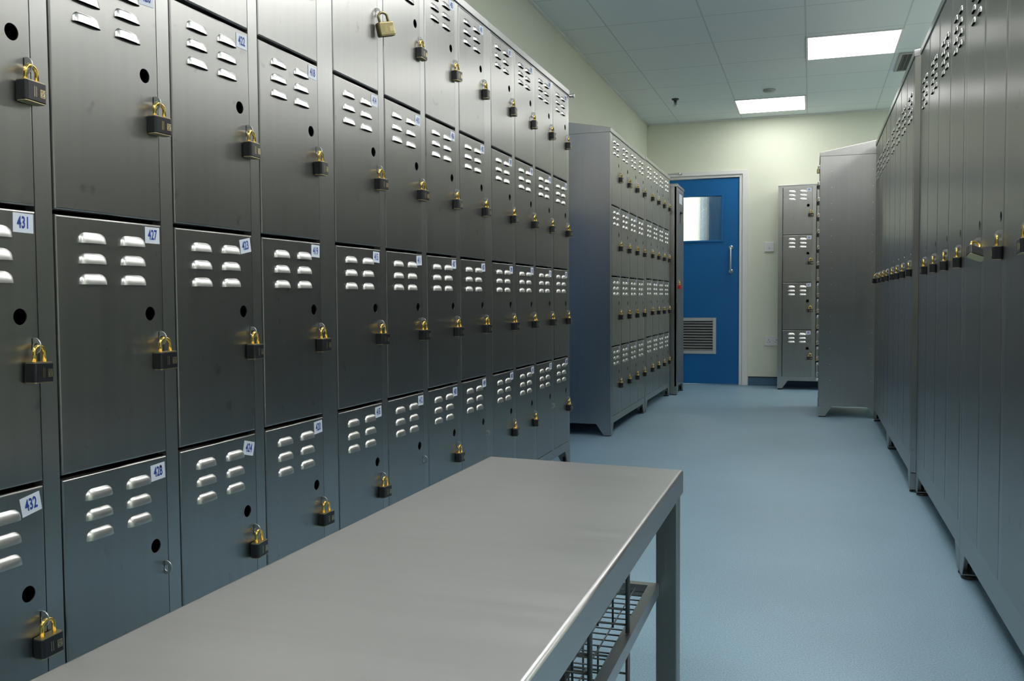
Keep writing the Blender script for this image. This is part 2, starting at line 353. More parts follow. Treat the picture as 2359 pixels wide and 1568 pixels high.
# wall plates
t = thing('light_switch', 'white square light switch on the back wall right of the blue door', 'switch', (-.3705, YB, 1.281))
link('plate', boxmesh('plate', WHITEPL, (-.043, .043, -.010, -.0005, -.043, .043), bev=.003), t)
link('rocker', boxmesh('rocker', WHITEPL, (-.007, .007, -.014, -.0105, -.012, .012), bev=.002), t)
t = thing('power_socket', 'white double power socket low on the back wall beside the locker', 'socket', (-.335, YB, .416))
link('plate', boxmesh('plate2', WHITEPL, (-.073, .073, -.010, -.0005, -.043, .043), bev=.003), t)
gb = bmesh.new()
for cx_ in (-.036, .036):
    box(gb, cx_ - .003, cx_ + .003, -.0106, -.0100, .006, .014); box(gb, cx_ - .014, cx_ - .006, -.0106, -.0100, -.012, -.008); box(gb, cx_ + .006, cx_ + .014, -.0106, -.0100, -.012, -.008)
link('socket_slots', mesh_of(gb, 'slots', GREYD), t)
gb = bmesh.new()
for cx_ in (-.012, .012): box(gb, cx_ - .006, cx_ + .006, -.014, -.0105, .016, .030)
link('rocker', mesh_of(gb, 'rock2', WHITEPL), t)

# ------------------------------------------------------------------ locker doors
PITCH, DW, ROWH, TOPZ = .2825, .2447, .41942, 1.7918
MARG = .0392; UNITW = .0397 + 4 * PITCH
RB = .003

def hood(bm, yc, ztop, hw=.0300, hh_=.0175, D=.0075):
    NU, NV = 14, 6; g = []
    for j in range(NV + 1):
        v = j / NV; row = []
        wv = hw * (.90 + .10 * math.sqrt(1 - (1 - v) ** 2)); z = ztop - hh_ * v
        for i in range(NU + 1):
            u = math.sin((i / NU - .5) * PI)
            au = abs(u)
            zz = z - (0 if j == NV else (au ** 6) * .006 * (1 - v))
            d = D * (math.sin(PI / 2 * v) ** .5 if v > 0 else 0) * max(0, 1 - au ** 5) ** .6
            row.append(bm.verts.new((d, yc + u * wv, zz)))
        g.append(row)
    for j in range(NV):
        for i in range(NU):
            f = bm.faces.new([g[j][i], g[j + 1][i], g[j + 1][i + 1], g[j][i + 1]]); f.smooth = True; f.material_index = 1

def door_mesh(name, W, Hh, louvers, hole, slot, lw=.030):
    """front plane x=0, y 0..W (hinge at 0), z -Hh..0, folded edges, pierced louvres, round hole and slot"""
    bm = bmesh.new(); e = RB
    ys = {e, W - e}; zs = {-e, -Hh + e}; rects = []
    for (yc, zt) in louvers:
        r = (yc - lw * .80, yc + lw * .80, zt - .0165, zt - .007); rects.append(r)
    sy, sz = slot; rects.append((sy - .0022, sy + .0022, sz - .020, sz + .002))
    hy, hz, hr = hole; q = hr * 1.35
    for r in rects: ys |= {r[0], r[1]}; zs |= {r[2], r[3]}
    ys |= {hy - q, hy + q}; zs |= {hz - q, hz + q}
    ys = sorted(y for y in ys if e <= y <= W - e); zs = sorted(z for z in zs if -Hh + e <= z <= -e)
    vd = {}
    def V(x, y, z):
        k_ = (round(x, 5), round(y, 5), round(z, 5))
        if k_ not in vd: vd[k_] = bm.verts.new((x, y, z))
        return vd[k_]
    for i in range(len(ys) - 1):
        for j in range(len(zs) - 1):
            cy, cz = (ys[i] + ys[i + 1]) / 2, (zs[j] + zs[j + 1]) / 2
            if any(r[0] < cy < r[1] and r[2] < cz < r[3] for r in rects): continue
            if abs(cy - hy) < q and abs(cz - hz) < q: continue
            bm.faces.new([V(0, ys[i], zs[j]), V(0, ys[i + 1], zs[j]), V(0, ys[i + 1], zs[j + 1]), V(0, ys[i], zs[j + 1])])
    # round hole: square ring to circle
    n = 32; sq = []; ci = []; bk = []
    for k_ in range(n):
        a = 2 * PI * (k_ + .5) / n; c_, s_ = math.cos(a), math.sin(a); m_ = max(abs(c_), abs(s_))
        sq.append(bm.verts.new((0, hy + q * c_ / m_, hz + q * s_ / m_))); ci.append(bm.verts.new((0, hy + hr * c_, hz + hr * s_)))
        bk.append(bm.verts.new((-.002, hy + hr * c_, hz + hr * s_)))
    for k_ in range(n):
        l = (k_ + 1) % n
        bm.faces.new([ci[k_], sq[k_], sq[l], ci[l]]); bm.faces.new([bk[k_], ci[k_], ci[l], bk[l]])
    for c_, s_ in ((1, 1), (-1, 1), (-1, -1), (1, -1)):   # fill the four corners of the square
        a0 = math.atan2(s_, c_) % (2 * PI); i0 = int(a0 / (2 * PI) * n - .5) % n
        p = bm.verts.new((0, hy + q * c_, hz + q * s_)); bm.faces.new([sq[i0], p, sq[(i0 + 1) % n]])
    # rounded folded border
    loops = []
    for k_ in range(5):
        a = PI / 2 * k_ / 4; ins = e * (1 - math.sin(a)); dx = -e * (1 - math.cos(a)); loops.append((ins, dx))
    loops.append((0, -.018))
    def loop(ins, dx): return [bm.verts.new(p) for p in ((dx, ins, -Hh + ins), (dx, W - ins, -Hh + ins), (dx, W - ins, -ins), (dx, ins, -ins))]
    L = [loop(*l) for l in loops]
    for a_, b_ in zip(L[:-1], L[1:]):
        for k_ in range(4):
            f = bm.faces.new([a_[k_], b_[k_], b_[(k_ + 1) % 4], a_[(k_ + 1) % 4]])
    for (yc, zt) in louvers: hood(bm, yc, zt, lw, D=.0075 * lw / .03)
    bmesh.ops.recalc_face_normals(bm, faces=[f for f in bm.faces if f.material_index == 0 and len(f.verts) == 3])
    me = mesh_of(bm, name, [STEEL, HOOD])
    return me

LV6 = [(y, -.0245 - .0335 * k_) for y in (.076, .170) for k_ in range(3)]
LV8 = [(y, -.117 - .0330 * k_) for y in (.076, .170) for k_ in range(4)]
DOOR4 = door_mesh('tier_door', DW, ROWH - .008, LV6, (.211, -.159, .0125), (.2325, -.194))
TALLH = TOPZ - .152
DOORT = door_mesh('tall_door', DW, TALLH, LV8, (.211, -(TOPZ - 1.0), .0125), (.2325, -(TOPZ - .965)), .023)

def hasp_mesh():
    """flat rounded steel tongue standing out through the slot, with a hole for the shackle"""
    bm = bmesh.new(); n = 24; c = (.0035, -.0095); ro, ri, hc = .0125, .0058, (.0065, -.0105)
    L = []
    for y in (-.001, .001):
        out, inn = [], []
        for k_ in range(n):
            a = 2 * PI * k_ / n
            out.append(bm.verts.new((c[0] + ro * math.cos(a), y, c[1] + ro * math.sin(a))))
            inn.append(bm.verts.new((hc[0] + ri * math.cos(a), y, hc[1] + ri * math.sin(a))))
        L.append((out, inn))
    for k_ in range(n):
        l = (k_ + 1) % n
        for (o_, i_) in L: bm.faces.new([o_[k_], o_[l], i_[l], i_[k_]])
        f = bm.faces.new([L[0][0][k_], L[0][0][l], L[1][0][l], L[1][0][k_]]); f.smooth = True
        f = bm.faces.new([L[0][1][k_], L[0][1][l], L[1][1][l], L[1][1][k_]]); f.smooth = True
    bmesh.ops.recalc_face_normals(bm, faces=list(bm.faces))
    return mesh_of(bm, 'hasp', CHROME)
HASP = hasp_mesh()

# numbers on stickers
def text_mesh(s, size, sx):
    c = bpy.data.curves.new('t', 'FONT'); c.body = s; c.size = size; c.align_x = 'CENTER'; c.align_y = 'CENTER'; c.offset = size * .026; c.resolution_u = 3
    o = bpy.data.objects.new('t', c); COL.objects.link(o); bpy.context.view_layer.update()
    me = bpy.data.meshes.new_from_object(o.evaluated_get(bpy.context.evaluated_depsgraph_get()))
    bpy.data.objects.remove(o); bpy.data.curves.remove(c)
    return [(v.co.x * sx, v.co.y) for v in me.vertices], [tuple(p.vertices) for p in me.polygons]
def sticker_mesh(s, blot=False, w_=.037, h_=.029):
    bm = bmesh.new()
    box(bm, .0001, .0006, -w_ / 2, w_ / 2, -h_ / 2, h_ / 2, 0)
    vv, ff = text_mesh(s, .0245, .62)
    vs_ = [bm.verts.new((.0009, x, y)) for x, y in vv]
    for f in ff:
        try: bm.faces.new([vs_[i] for i in f]).material_index = 1
        except ValueError: pass
    if blot:
        lathe(bm, [(.0028, .0008), (.0024, .0013)], 10, (0, .007, .008), 'X', 2)
    return mesh_of(bm, 'number_sticker', [STICK, BLUEINK, BLACKP])

# ------------------------------------------------------------------ locker units
def leg_mesh(sgn_x, sgn_y, top=.088, bot=.042, zt=.080, zb=.012):
    """folded sheet corner leg: tapers on both faces. outer corner at (0,0); extends -sgn"""
    bm = bmesh.new(); th = .0025
    prism_x(bm, [(0, zb), (-sgn_y * bot, zb), (-sgn_y * top, zt), (0, zt)], -th if sgn_x > 0 else 0, 0 if sgn_x > 0 else th)
    prism_y(bm, [(0, zb), (0, zt), (-sgn_x * top, zt), (-sgn_x * bot, zb)], -th if sgn_y > 0 else 0, 0 if sgn_y > 0 else th)
    box(bm, min(0, -sgn_x * bot), max(0, -sgn_x * bot), min(0, -sgn_y * bot), max(0, -sgn_y * bot), zb, zb + .003)
    bmesh.ops.recalc_face_normals(bm, faces=list(bm.faces))
    return mesh_of(bm, 'leg', STEEL2)
LEGS = {(a, b): leg_mesh(a, b) for a in (1, -1) for b in (1, -1)}
def foot_mesh():
    bm = bmesh.new(); lathe(bm, [(.023, 0), (.023, .004), (.014, .009), (.006, .011), (.006, .040)], 18)
    return mesh_of(bm, 'levelling_foot', BLACKM)
FOOT = foot_mesh()

def locker_unit(name, label, loc, rz, cols, rowz, doorme, nums, group=None, depth=.37, margin=MARG, W=None, top='slope', pitch=PITCH, dw=DW, body_top=1.796, body_bot=.080, hasps=None, sides=None, lastpad=None):
    """rowz: list of tier top heights. front face plane local x=0, facing +x. returns thing"""
    W = W or UNITW
    t = thing(name, label, 'locker', loc, rz, group)
    bm = bmesh.new(); th = .0015
    box(bm, -depth, -.004, 0, th, body_bot, body_top); box(bm, -depth, -.004, W - th, W, body_bot, body_top)
    box(bm, -depth, -depth + th, th, W - th, body_bot, body_top)
    box(bm, -depth + th, -.004, th, W - th, body_bot, body_bot + th); box(bm, -depth + th, -.004, th, W - th, body_top - th, body_top)
    # front frame
    def fr(y0_, y1_, z0_, z1_): box(bm, -.020, -.0012, y0_, y1_, z0_, z1_)
    zl = rowz[-1] - (rowz[0] - rowz[-1]) / max(1, len(rowz) - 1) if len(rowz) > 1 else rowz[0] - TALLH
    if len(rowz) == 1: zl = rowz[0] - TALLH
    fr(0, margin - .004, body_bot, body_top)
    for c in range(cols):
        ya = margin + pitch * c + dw + .0012
        yb = W if c == cols - 1 else margin + pitch * (c + 1) - .004
        fr(ya, yb, body_bot, body_top)
        if True:
            y0_, y1_ = margin + pitch * c - .004, margin + pitch * c + dw + .0012
            fr(y0_, y1_, rowz[0] + .001, body_top); fr(y0_, y1_, body_bot, zl + .0065)
    link('locker_body', mesh_of(bm, 'body', STEEL2), t)
    # carcass just behind the doors, interior shade put into its dark colour (shelves and partitions)
    bm = bmesh.new()
    for c in range(1, cols):
        yy = margin + pitch * c - (pitch - dw) / 2; box(bm, -depth + .002, -.021, yy - .001, yy + .001, body_bot + .002, body_top - .002)
    for z in rowz[1:]: box(bm, -depth + .002, -.022, .002, W - .002, z - .006, z - .004)
    if bm.verts: link('shelves', mesh_of(bm, 'shelves', DARKST), t)
    else: bm.free()
    bm = bmesh.new()
    if top == 'slope':
        lip = .026
        prism_y(bm, [(.004, body_top + .0005), (.004, body_top + lip), (-depth, body_top + lip + .18 * depth), (-depth, body_top + .0005)], .0005, W - .0005)
        bmesh.ops.recalc_face_normals(bm, faces=list(bm.faces)); bevelled(bm, .0015, 1)
        link('sloping_top', mesh_of(bm, 'top', STEEL2), t)
    else:
        box(bm, -depth, .003, -.002, W + .002, body_top + .0005, body_top + .010); bevelled(bm, .002, 1)
        link('top_panel', mesh_of(bm, 'top', STEEL2), t)
    for sx, x in ((1, -.0005), (-1, -depth)):
        for sy, y in ((1, W), (-1, 0)):
            l = link('leg', LEGS[(sx, sy)], t, (x, y, body_bot - .080))
            link('levelling_foot', FOOT, l, (-sx * .024, -sy * .024, -loc[2] + 0.0005 - (body_bot - .080)))
    doors = {}
    for c in range(cols):
        for r_, z in enumerate(rowz):
            d = link('door', doorme, t, (0, margin + pitch * c, z)); doors[(c, r_)] = d
            if nums and nums(c, r_):
                s_, blot = nums(c, r_)[:2]
                yy, zz, rot = .2195 + random.uniform(-.002, .002), -.0200 + random.uniform(-.003, .001), math.radians(random.uniform(-3, 4))
                if len(nums(c, r_)) > 2: yy, zz, rot = nums(c, r_)[2:]
                link('number_sticker', sticker_mesh(s_, blot), d, (0.0002, yy, zz), (rot, 0, 0), label='white sticker with a blue number')
            if hasps is None or hasps(c, r_):
                sl = -.194 if len(rowz) > 1 else -(TOPZ - .965)
                link('hasp', HASP, d, (0, .2325, sl))
    return t, doors

# ------------------------------------------------------------------ padlocks
def lock_meshes(k=1.0, jacket=BLACKP, brass=BRASS):
    # hang point (0,0,0) = top of shackle bow; body broad faces +-x
    bm = bmesh.new(); wy, tx, z0_, z1_ = .0215, .0105, -.0565, -.0275
    def rr(bm, wy, tx, z0_, z1_, rad, mi=0, ch=.0):
        pts = []
        for cx_, cy_, a0 in ((tx - rad, wy - rad, 0), (-tx + rad, wy - rad, 90), (-tx + rad, -wy + rad, 180), (tx - rad, -wy + rad, 270)):
            for q in range(5):
                a = math.radians(a0 + 90 * q / 4); pts.append((cx_ + rad * math.cos(a), cy_ + rad * math.sin(a)))
        lv = [(z0_, 1 - ch), (z0_ + .001, 1), (z1_ - .001, 1), (z1_, 1 - ch)]
        rings = [[bm.verts.new((x * s_, y * s_, z)) for x, y in pts] for z, s_ in lv]
        n = len(pts)
        for a_, b_ in zip(rings[:-1], rings[1:]):
            for i in range(n):
                f = bm.faces.new([a_[i], a_[(i + 1) % n], b_[(i + 1) % n], b_[i]]); f.material_index = mi
        bm.faces.new(rings[0][::-1]).material_index = mi; bm.faces.new(rings[-1]).material_index = mi
    rr(bm, wy, tx, z0_, z1_, .005, 0, .03)
    body = mesh_of(bm, 'lock_body', jacket)
    bm = bmesh.new(); rr(bm, wy * .95, tx * .90, z0_ - .0016, z1_ + .0014, .0045)
    
    core = mesh_of(bm, 'lock_core', BRASS_D if brass is BRASS else brass)
    bm = bmesh.new(); hw = .0115; pts = [(0, -hw, z1_ - .002), (0, -hw, -hw - .001)]
    for q in range(1, 12):
        a = PI - PI * q / 12; pts.append((0, hw * math.cos(a), -hw - .001 + (hw - .0015) * math.sin(a)))
    pts += [(0, hw, -hw - .001), (0, hw, z1_ - .002)]
    tube(bm, pts, .0032, 12)
    sh = mesh_of(bm, 'shackle', brass)
    # printed emblem: square badge with a tick, small bars, and two upright lines beside it
    bm = bmesh.new(); xx = tx + .0002
    def q4(y0_, y1_, z0__, z1__, mi=0, x_=xx): box(bm, x_ - .0004, x_ + .0001, y0_, y1_, z0__, z1__, mi)
    q4(.0068, .0165, -.0490, -.0370)
    for y0_, y1_, za, zb in ((.0078, .0130, -.0392, -.0383), (.0078, .0120, -.0412, -.0404), (.0078, .0154, -.0478, -.0470)): q4(y0_, y1_, za, zb, 1, xx + .0002)
    a_ = [(.0081, -.0425), (.0093, -.0425), (.0113, -.0450), (.0151, -.0385), (.0161, -.0385), (.0115, -.0464)]
    v_ = [bm.verts.new((xx + .0004, y, z)) for y, z in a_]; bm.faces.new(v_).material_index = 1
    q4(-.0052, -.0043, -.0500, -.0345); q4(-.0017, -.0008, -.0500, -.0345)
    em = mesh_of(bm, 'emblem', [BRASS_D, jacket])
    return body, core, sh, em
LOCK = lock_meshes(); LOCKR = lock_meshes(jacket=REDP); LOCKT = lock_meshes(jacket=TARN, brass=TARN)

def padlock(label, group, unit_loc, unit_rz, ly, lz, twist=0, tilt=0, roll=0, meshes=LOCK, scale=1.0, lx=.0112):
    c, s_ = math.cos(unit_rz), math.sin(unit_rz)
    x = unit_loc[0] + lx * c - ly * s_; y = unit_loc[1] + lx * s_ + ly * c; z = unit_loc[2] + lz
    t = thing('padlock', label, 'padlock', (x, y, z), 0, group)
    t.rotation_euler = (roll, tilt, unit_rz + twist) if abs(unit_rz) < .1 else (roll, tilt, unit_rz + twist)
    t.scale = (scale,) * 3
    for nm, me in zip(('lock_body', 'lock_core', 'shackle', 'emblem'), meshes):
        link(nm, me, t)
    return t

ROWS4 = [TOPZ - k_ * ROWH for k_ in range(4)]
LX = -1.1215
# ---- left bank: three joined units, 48 doors, numbers run 432 (near, bottom) down to 385
special = {(1, 3): ('428', True), }
def left_nums(unit):
    def f(c, r_):
        col = unit * 4 + c; n = 429 - 4 * col + r_
        if n == 432: return (str(n), False, .2195, -.0235, math.radians(-10) * -1)
        if n == 431: return (str(n), False, .2210, -.0190, math.radians(-1))
        if n == 427: return (str(n), False, .2200, -.0195, 0)
        if n == 423: return (str(n), False, .2200, -.0230, math.radians(11))
        if n == 424: return (str(n), False, .2180, -.0270, math.radians(-14))
        if n == 428: return (str(n), True, .2200, -.0255, math.radians(3))
        return (str(n), n in (416,))
    return f
ulabels = ['stainless steel locker unit at the left edge, nearest, with doors 427, 428, 431 and 432',
           'middle stainless steel locker unit of the left row, with doors 414, 415 and 416',
           'farthest stainless steel locker unit of the left row, ending at the gap']
nolock = {(1, 3), (5, 3), (7, 3), (10, 3)}
tiern = ['top', 'second', 'third', 'bottom']
for u in range(3):
    loc = (LX, .8142 + u * UNITW, 0)
    t, doors = locker_unit('locker_unit', ulabels[u], loc, 0, 4, ROWS4, DOOR4, left_nums(u), 'locker units along the left wall')
    for c in range(4):
        for r_ in range(4):
            col = u * 4 + c
            if (col, r_) in nolock or (r_ == 0 and col < 3): continue
            n = 429 - 4 * col + r_
            ly = MARG + PITCH * c + .2325 + .001; lz = ROWS4[r_] - .194 - .0075
            if n >= 410:
                lab = 'black and brass padlock on locker door %d in the left row' % n
                if n == 413: lab = 'tarnished brass padlock hanging askew on the top door above 414'
                if n == 417: lab = 'padlock cut by the top picture edge, on the door above 418'
            else:
                k_ = 12 - col
                pos = {1: 'the end column by the gap', 2: 'the second column from the gap', 3: 'the third column from the gap', 4: 'the fourth column from the gap', 5: 'the fifth column from the gap', 6: 'the sixth column from the gap', 7: 'the seventh column from the gap'}[k_]
                lab = 'padlock on the %s tier of %s, left row' % (tiern[r_], pos)
            kw = dict(twist=math.radians(random.uniform(-7, 9)), roll=math.radians(random.uniform(-3, 3)))
            if n == 413: kw = dict(twist=math.radians(-38), roll=math.radians(14), meshes=LOCKT, scale=1.12, lx=.018)
            padlock(lab, 'padlocks on the left locker row', loc, 0, ly, lz, **kw)
    if u == 2:
        bm = bmesh.new(); lathe(bm, [(.007, 0), (.007, .016), (.010, .018), (.010, .026)], 14, (0, 0, 0), 'X')
        link('bolt', mesh_of(bm, 'bolt', CHROME), t, (.0, UNITW + .010, 1.797)); 
        link('bolt_plate', boxmesh('bp', CHROME, (-.02, 0, UNITW + .0005, UNITW + .018, 1.785, 1.808)), t)
# cam lock disc on 412 instead of a padlock
# ---- far left bank beyond the gap
mid_pos = ['first', 'second', 'third', 'fourth', 'fifth', 'sixth', 'seventh', 'eighth']
for u, (yy, dz) in enumerate(((5.283, -.008), (6.470, -.002))):
    loc = (LX, yy, dz)
    def mn(c, r_, u=u):
        if r_ == 0: return None
        return (str(381 - 4 * (u * 4 + c) + r_), False)
    t, doors = locker_unit('locker_unit', ['nearer unit of the farther left locker row, its blue-tinged end panel facing us', 'farther unit of the farther left locker row, just before the blue door'][u], loc, 0, 4, ROWS4, DOOR4, mn, 'locker units of the farther left row')
    link('end_panel', boxmesh('endp', STEEL2, (-.37, -.003, -.0015, -.0002, .081, 1.795)), t) if u == 0 else None
    for c in range(4):
        for r_ in range(4):
            padlock('padlock, %s tier, %s column of the farther left row' % (tiern[r_], mid_pos[u * 4 + c]), 'padlocks on the farther left locker row', loc, 0, MARG + PITCH * c + .2335, ROWS4[r_] - .2015,
                    twist=math.radians(random.uniform(-8, 8)))
# ---- single tall locker after it
cx0, cy0 = -1.070, 7.70
bm = bmesh.new()
t = thing('tall_cabinet', 'narrow tall steel cabinet with a red padlock beside the blue door', 'cabinet', (cx0, cy0, 0))
cw, cdp = .42, .40
def cabinet_body():
    bm = bmesh.new(); th = .002; a, b_ = .075, 1.745
    box(bm, -cdp, -.004, 0, th, a, b_); box(bm, -cdp, -.004, cw - th, cw, a, b_); box(bm, -cdp, -cdp + th, th, cw - th, a, b_)
    box(bm, -cdp + th, -.004, th, cw - th, a, a + th); box(bm, -cdp + th, -.004, th, cw - th, b_ - th, b_)
    for y0_, y1_, z0_, z1_ in ((0, .03, a, b_), (cw - .03, cw, a, b_), (.03, cw - .03, b_ - .03, b_), (.03, cw - .03, a, a + .03)): box(bm, -.02, 0, y0_, y1_, z0_, z1_)
    return mesh_of(bm, 'cabbody', STEEL2)
link('cabinet_body', cabinet_body(), t)
bm = bmesh.new()
for b_ in ((.033, cw - .033, .108, 1.455), (.033, cw - .033, 1.555, 1.712), (.033, .16, 1.455, 1.555), (cw - .06, cw - .033, 1.455, 1.555)): box(bm, -.018, .002, b_[0], b_[1], b_[2], b_[3])
d = link('door', mesh_of(bm, 'cabdoor', STEEL), t)
link('recess', boxmesh('recess', GREYD, (-.030, -.019, .15, cw - .05, 1.45, 1.56)), d)
link('label_plate', boxmesh('lp', STICK, (.0022, .003, .12, .30, 1.62, 1.70)), d)
link('hasp', HASP, d, (.002, .085, .965))
link('top_panel', boxmesh('ctop', STEEL2, (-cdp, .006, -.002, cw + .002, 1.7455, 1.768), bev=.002), t)
for sx, x in ((1, 0), (-1, -cdp)):
    for sy, y in ((1, cw), (-1, 0)):
        l = link('leg', LEGS[(sx, sy)], t, (x, y, -.005)); link('levelling_foot', FOOT, l, (-sx * .024, -sy * .024, .0055))
padlock('red padlock on the narrow tall cabinet beside the blue door', None, (cx0, cy0, 0), 0, .086, .957, meshes=LOCKR, lx=.0125, scale=1.1)

# ---- back locker facing us
BX, BY = -.281, 8.405
loc = (BX, BY, 0)
rows_b = [1.777 - .4165 * k_ for k_ in range(4)]
t, doors = locker_unit('locker_unit', 'two-column steel locker standing against the back wall, facing the camera', loc, -PI / 2, 2, rows_b, DOOR4, lambda c, r_: (str(365 - 4 * c + r_), False), None, depth=.33, margin=.040, W=.040 + 2 * PITCH, top='flat', body_top=1.792)
bt = ['top', 'second', 'third', 'bottom']
for r_ in range(4):
    padlock('brass-shackled padlock on the %s door of the locker against the back wall' % bt[r_], 'padlocks on the back wall locker', loc, -PI / 2, .040 + .2335, rows_b[r_] - .2015, twist=math.radians(random.uniform(-6, 6)))

# ---- right rows: tall single-door lockers facing the aisle from the right
XN, XF = .418, .397
RT = [TOPZ]
ulab = ['nearest right-hand unit of tall steel lockers, cut by the picture edge', 'second unit of tall steel lockers on the right, before the raised edge',
        'third unit of tall steel lockers on the right, beyond the raised edge', 'farthest unit of tall steel lockers on the right']
locs = [(XN, 2.914, 0), (XN, 4.087, 0), (XF, 5.272, 0), (XF, 6.443, 0)]
cnt = 0
rlab = ['padlock cut off by the right picture edge', 'largest fully visible hanging padlock on the right-hand tall lockers',
        'shiny padlock twisted outward, showing its base, on the right-hand tall lockers']
ordn = ['first', 'second', 'third', 'fourth', 'fifth', 'sixth', 'seventh', 'eighth', 'ninth', 'tenth', 'eleventh', 'twelfth']
for u, loc in enumerate(locs):
    t, doors = locker_unit('locker_unit', ulab[u], loc, PI, 4, RT, DOORT, None, 'tall locker units along the right side')
    if u == 2:   # slanted filler strip closing the step between the two rows
        bm = bmesh.new(); yl_ = UNITW
        a_ = [(0, yl_ + .0002), (-.0215, yl_ + .0002), (-.0215, yl_ + .0125)]
        lo = [bm.verts.new((x, y, .085)) for x, y in a_]; hi = [bm.verts.new((x, y, 1.795)) for x, y in a_]
        bm.faces.new(lo); bm.faces.new(hi[::-1])
        for i in range(3): bm.faces.new([lo[i], lo[(i + 1) % 3], hi[(i + 1) % 3], hi[i]])
        bmesh.ops.recalc_face_normals(bm, faces=list(bm.faces))
        link('filler_strip', mesh_of(bm, 'filler', STEEL), t)
    for c in (3, 2, 1, 0):
        ly = MARG + PITCH * c + .2335
        if loc[1] - ly < 2.0: continue
        tw, rl, mm, lxx, sc_ = math.radians(random.uniform(-14, 10)), math.radians(random.uniform(-4, 4)), LOCK, .0112, 1.0
        if cnt < 3: lab = rlab[cnt]
        elif u < 2: lab = '%s padlock after the twisted one on the nearer right lockers' % ordn[cnt - 3]
        else:
            k_ = (u - 2) * 4 + (3 - c); lab = '%s padlock beyond the raised edge on the right lockers' % ordn[k_]
        if cnt == 2: tw, rl, mm, lxx = math.radians(-70), math.radians(0), LOCK, .0125
        p = padlock(lab, 'padlocks on the right-hand tall lockers', loc, PI, ly, .965 - .0075, twist=tw, roll=rl, meshes=mm, lx=lxx, scale=sc_)
        if cnt == 2: p.rotation_euler = (math.radians(24), math.radians(36), PI - math.radians(60))
        if u == 3 and c == 0: p.rotation_euler = (0, 0, PI - math.radians(75))
        cnt += 1

# ---- block of small compartments at the far end of the right side, end panel facing us
SXF, SY0 = .052, 6.540
loc = (SXF, SY0 + .64, 0)
t = thing('small_locker_block', 'tall block of small padlocked compartments, its plain end panel facing us', 'locker', loc, PI)
Wb, dp = .64, .400; NB = 14; pz = .1085; ztop = 1.752
bm = bmesh.new(); th = .002; a, b_ = .075, 1.764
box(bm, -dp, -.002, 0, th, a, b_); box(bm, -dp, -dp + th, th, Wb - th, a, b_)
box(bm, -dp + th, -.004, th, Wb - th, a, a + th); box(bm, -dp + th, -.004, th, Wb - th, b_ - th, b_)
for y0_, y1_ in ((0, .02), (Wb / 2 - .012, Wb / 2 + .012), (Wb - .02, Wb - th)): box(bm, -.018, -.0012, y0_, y1_, a, b_)
for i in range(NB + 2): 
    z = ztop - i * pz
    if z > a + .012: box(bm, -.018, -.0012, .02, Wb - .02, z - .004, z + .004)
link('locker_body', mesh_of(bm, 'sbbody', STEEL2), t)
bm = bmesh.new(); box(bm, -dp - .001, 0, Wb - th, Wb, a, b_); bevelled(bm, .0008, 1)
ep = link('end_panel', mesh_of(bm, 'endpanel', STEEL2), t, label='plain brushed end panel with rivets')
bm = bmesh.new()
for i in range(NB):
    z = ztop - .09 - i * pz
    for x in (-.074, -.334): lathe(bm, [(.0032, 0), (.0026, .0014)], 8, (x, Wb, z), 'Y')
link('rivets', mesh_of(bm, 'rivets', CHROME), ep)
bm = bmesh.new()
prism_y(bm, [(.003, b_ + .0005), (.003, b_ + .026), (-dp - .001, b_ + .026 + .072), (-dp - .001, b_ + .0005)], -.001, Wb + .001)
bmesh.ops.recalc_face_normals(bm, faces=list(bm.faces)); bevelled(bm, .0012, 1)
link('sloping_top', mesh_of(bm, 'sbtop', STEEL), t)
for sx, x in ((1, 0), (-1, -dp)):
    for sy, y in ((1, Wb), (-1, 0)):
        l = link('leg', LEGS[(sx, sy)], t, (x, y, -.005)); link('levelling_foot', FOOT, l, (-sx * .024, -sy * .024, .0055))
sdw = Wb / 2 - .034
SD = boxmesh('small_door', STEEL, (-.016, .001, 0, sdw, -pz + .010, 0), bev=.0015, seg=1)
bm = bmesh.new(); lathe(bm, [(.011, 0), (.011, .010), (.008, .014)], 16, (0, 0, 0), 'X'); KNOB = mesh_of(bm, 'knob', WHITEPL)
for cc in range(2):
    for i in range(NB):
        yl_ = .022 + cc * (Wb / 2 - .010)
        d = link('door', SD, t, (0, yl_, ztop - .005 - i * pz))
        if cc == 1:
            link('hasp', HASP, d, (.001, sdw - .028, -.036))
            if i >= 7: link('lock_knob', KNOB, d, (.001, sdw - .012, -.085), label='small round white knob')
for i in range(13):
    nth = 'topmost' if i == 0 else ordn[i] if i < 12 else 'lowest'
    padlock('%s padlock%s on the aisle edge of the small-compartment block' % (nth, '' if i in (0, 12) else ' from the top'), 'padlocks on the small-compartment block', loc, PI, .022 + Wb / 2 - .010 + sdw - .028, ztop - .005 - i * pz - .036 - .0075 + .004,
            meshes=LOCKT if i == 0 else LOCK, lx=.0125, scale=.85)

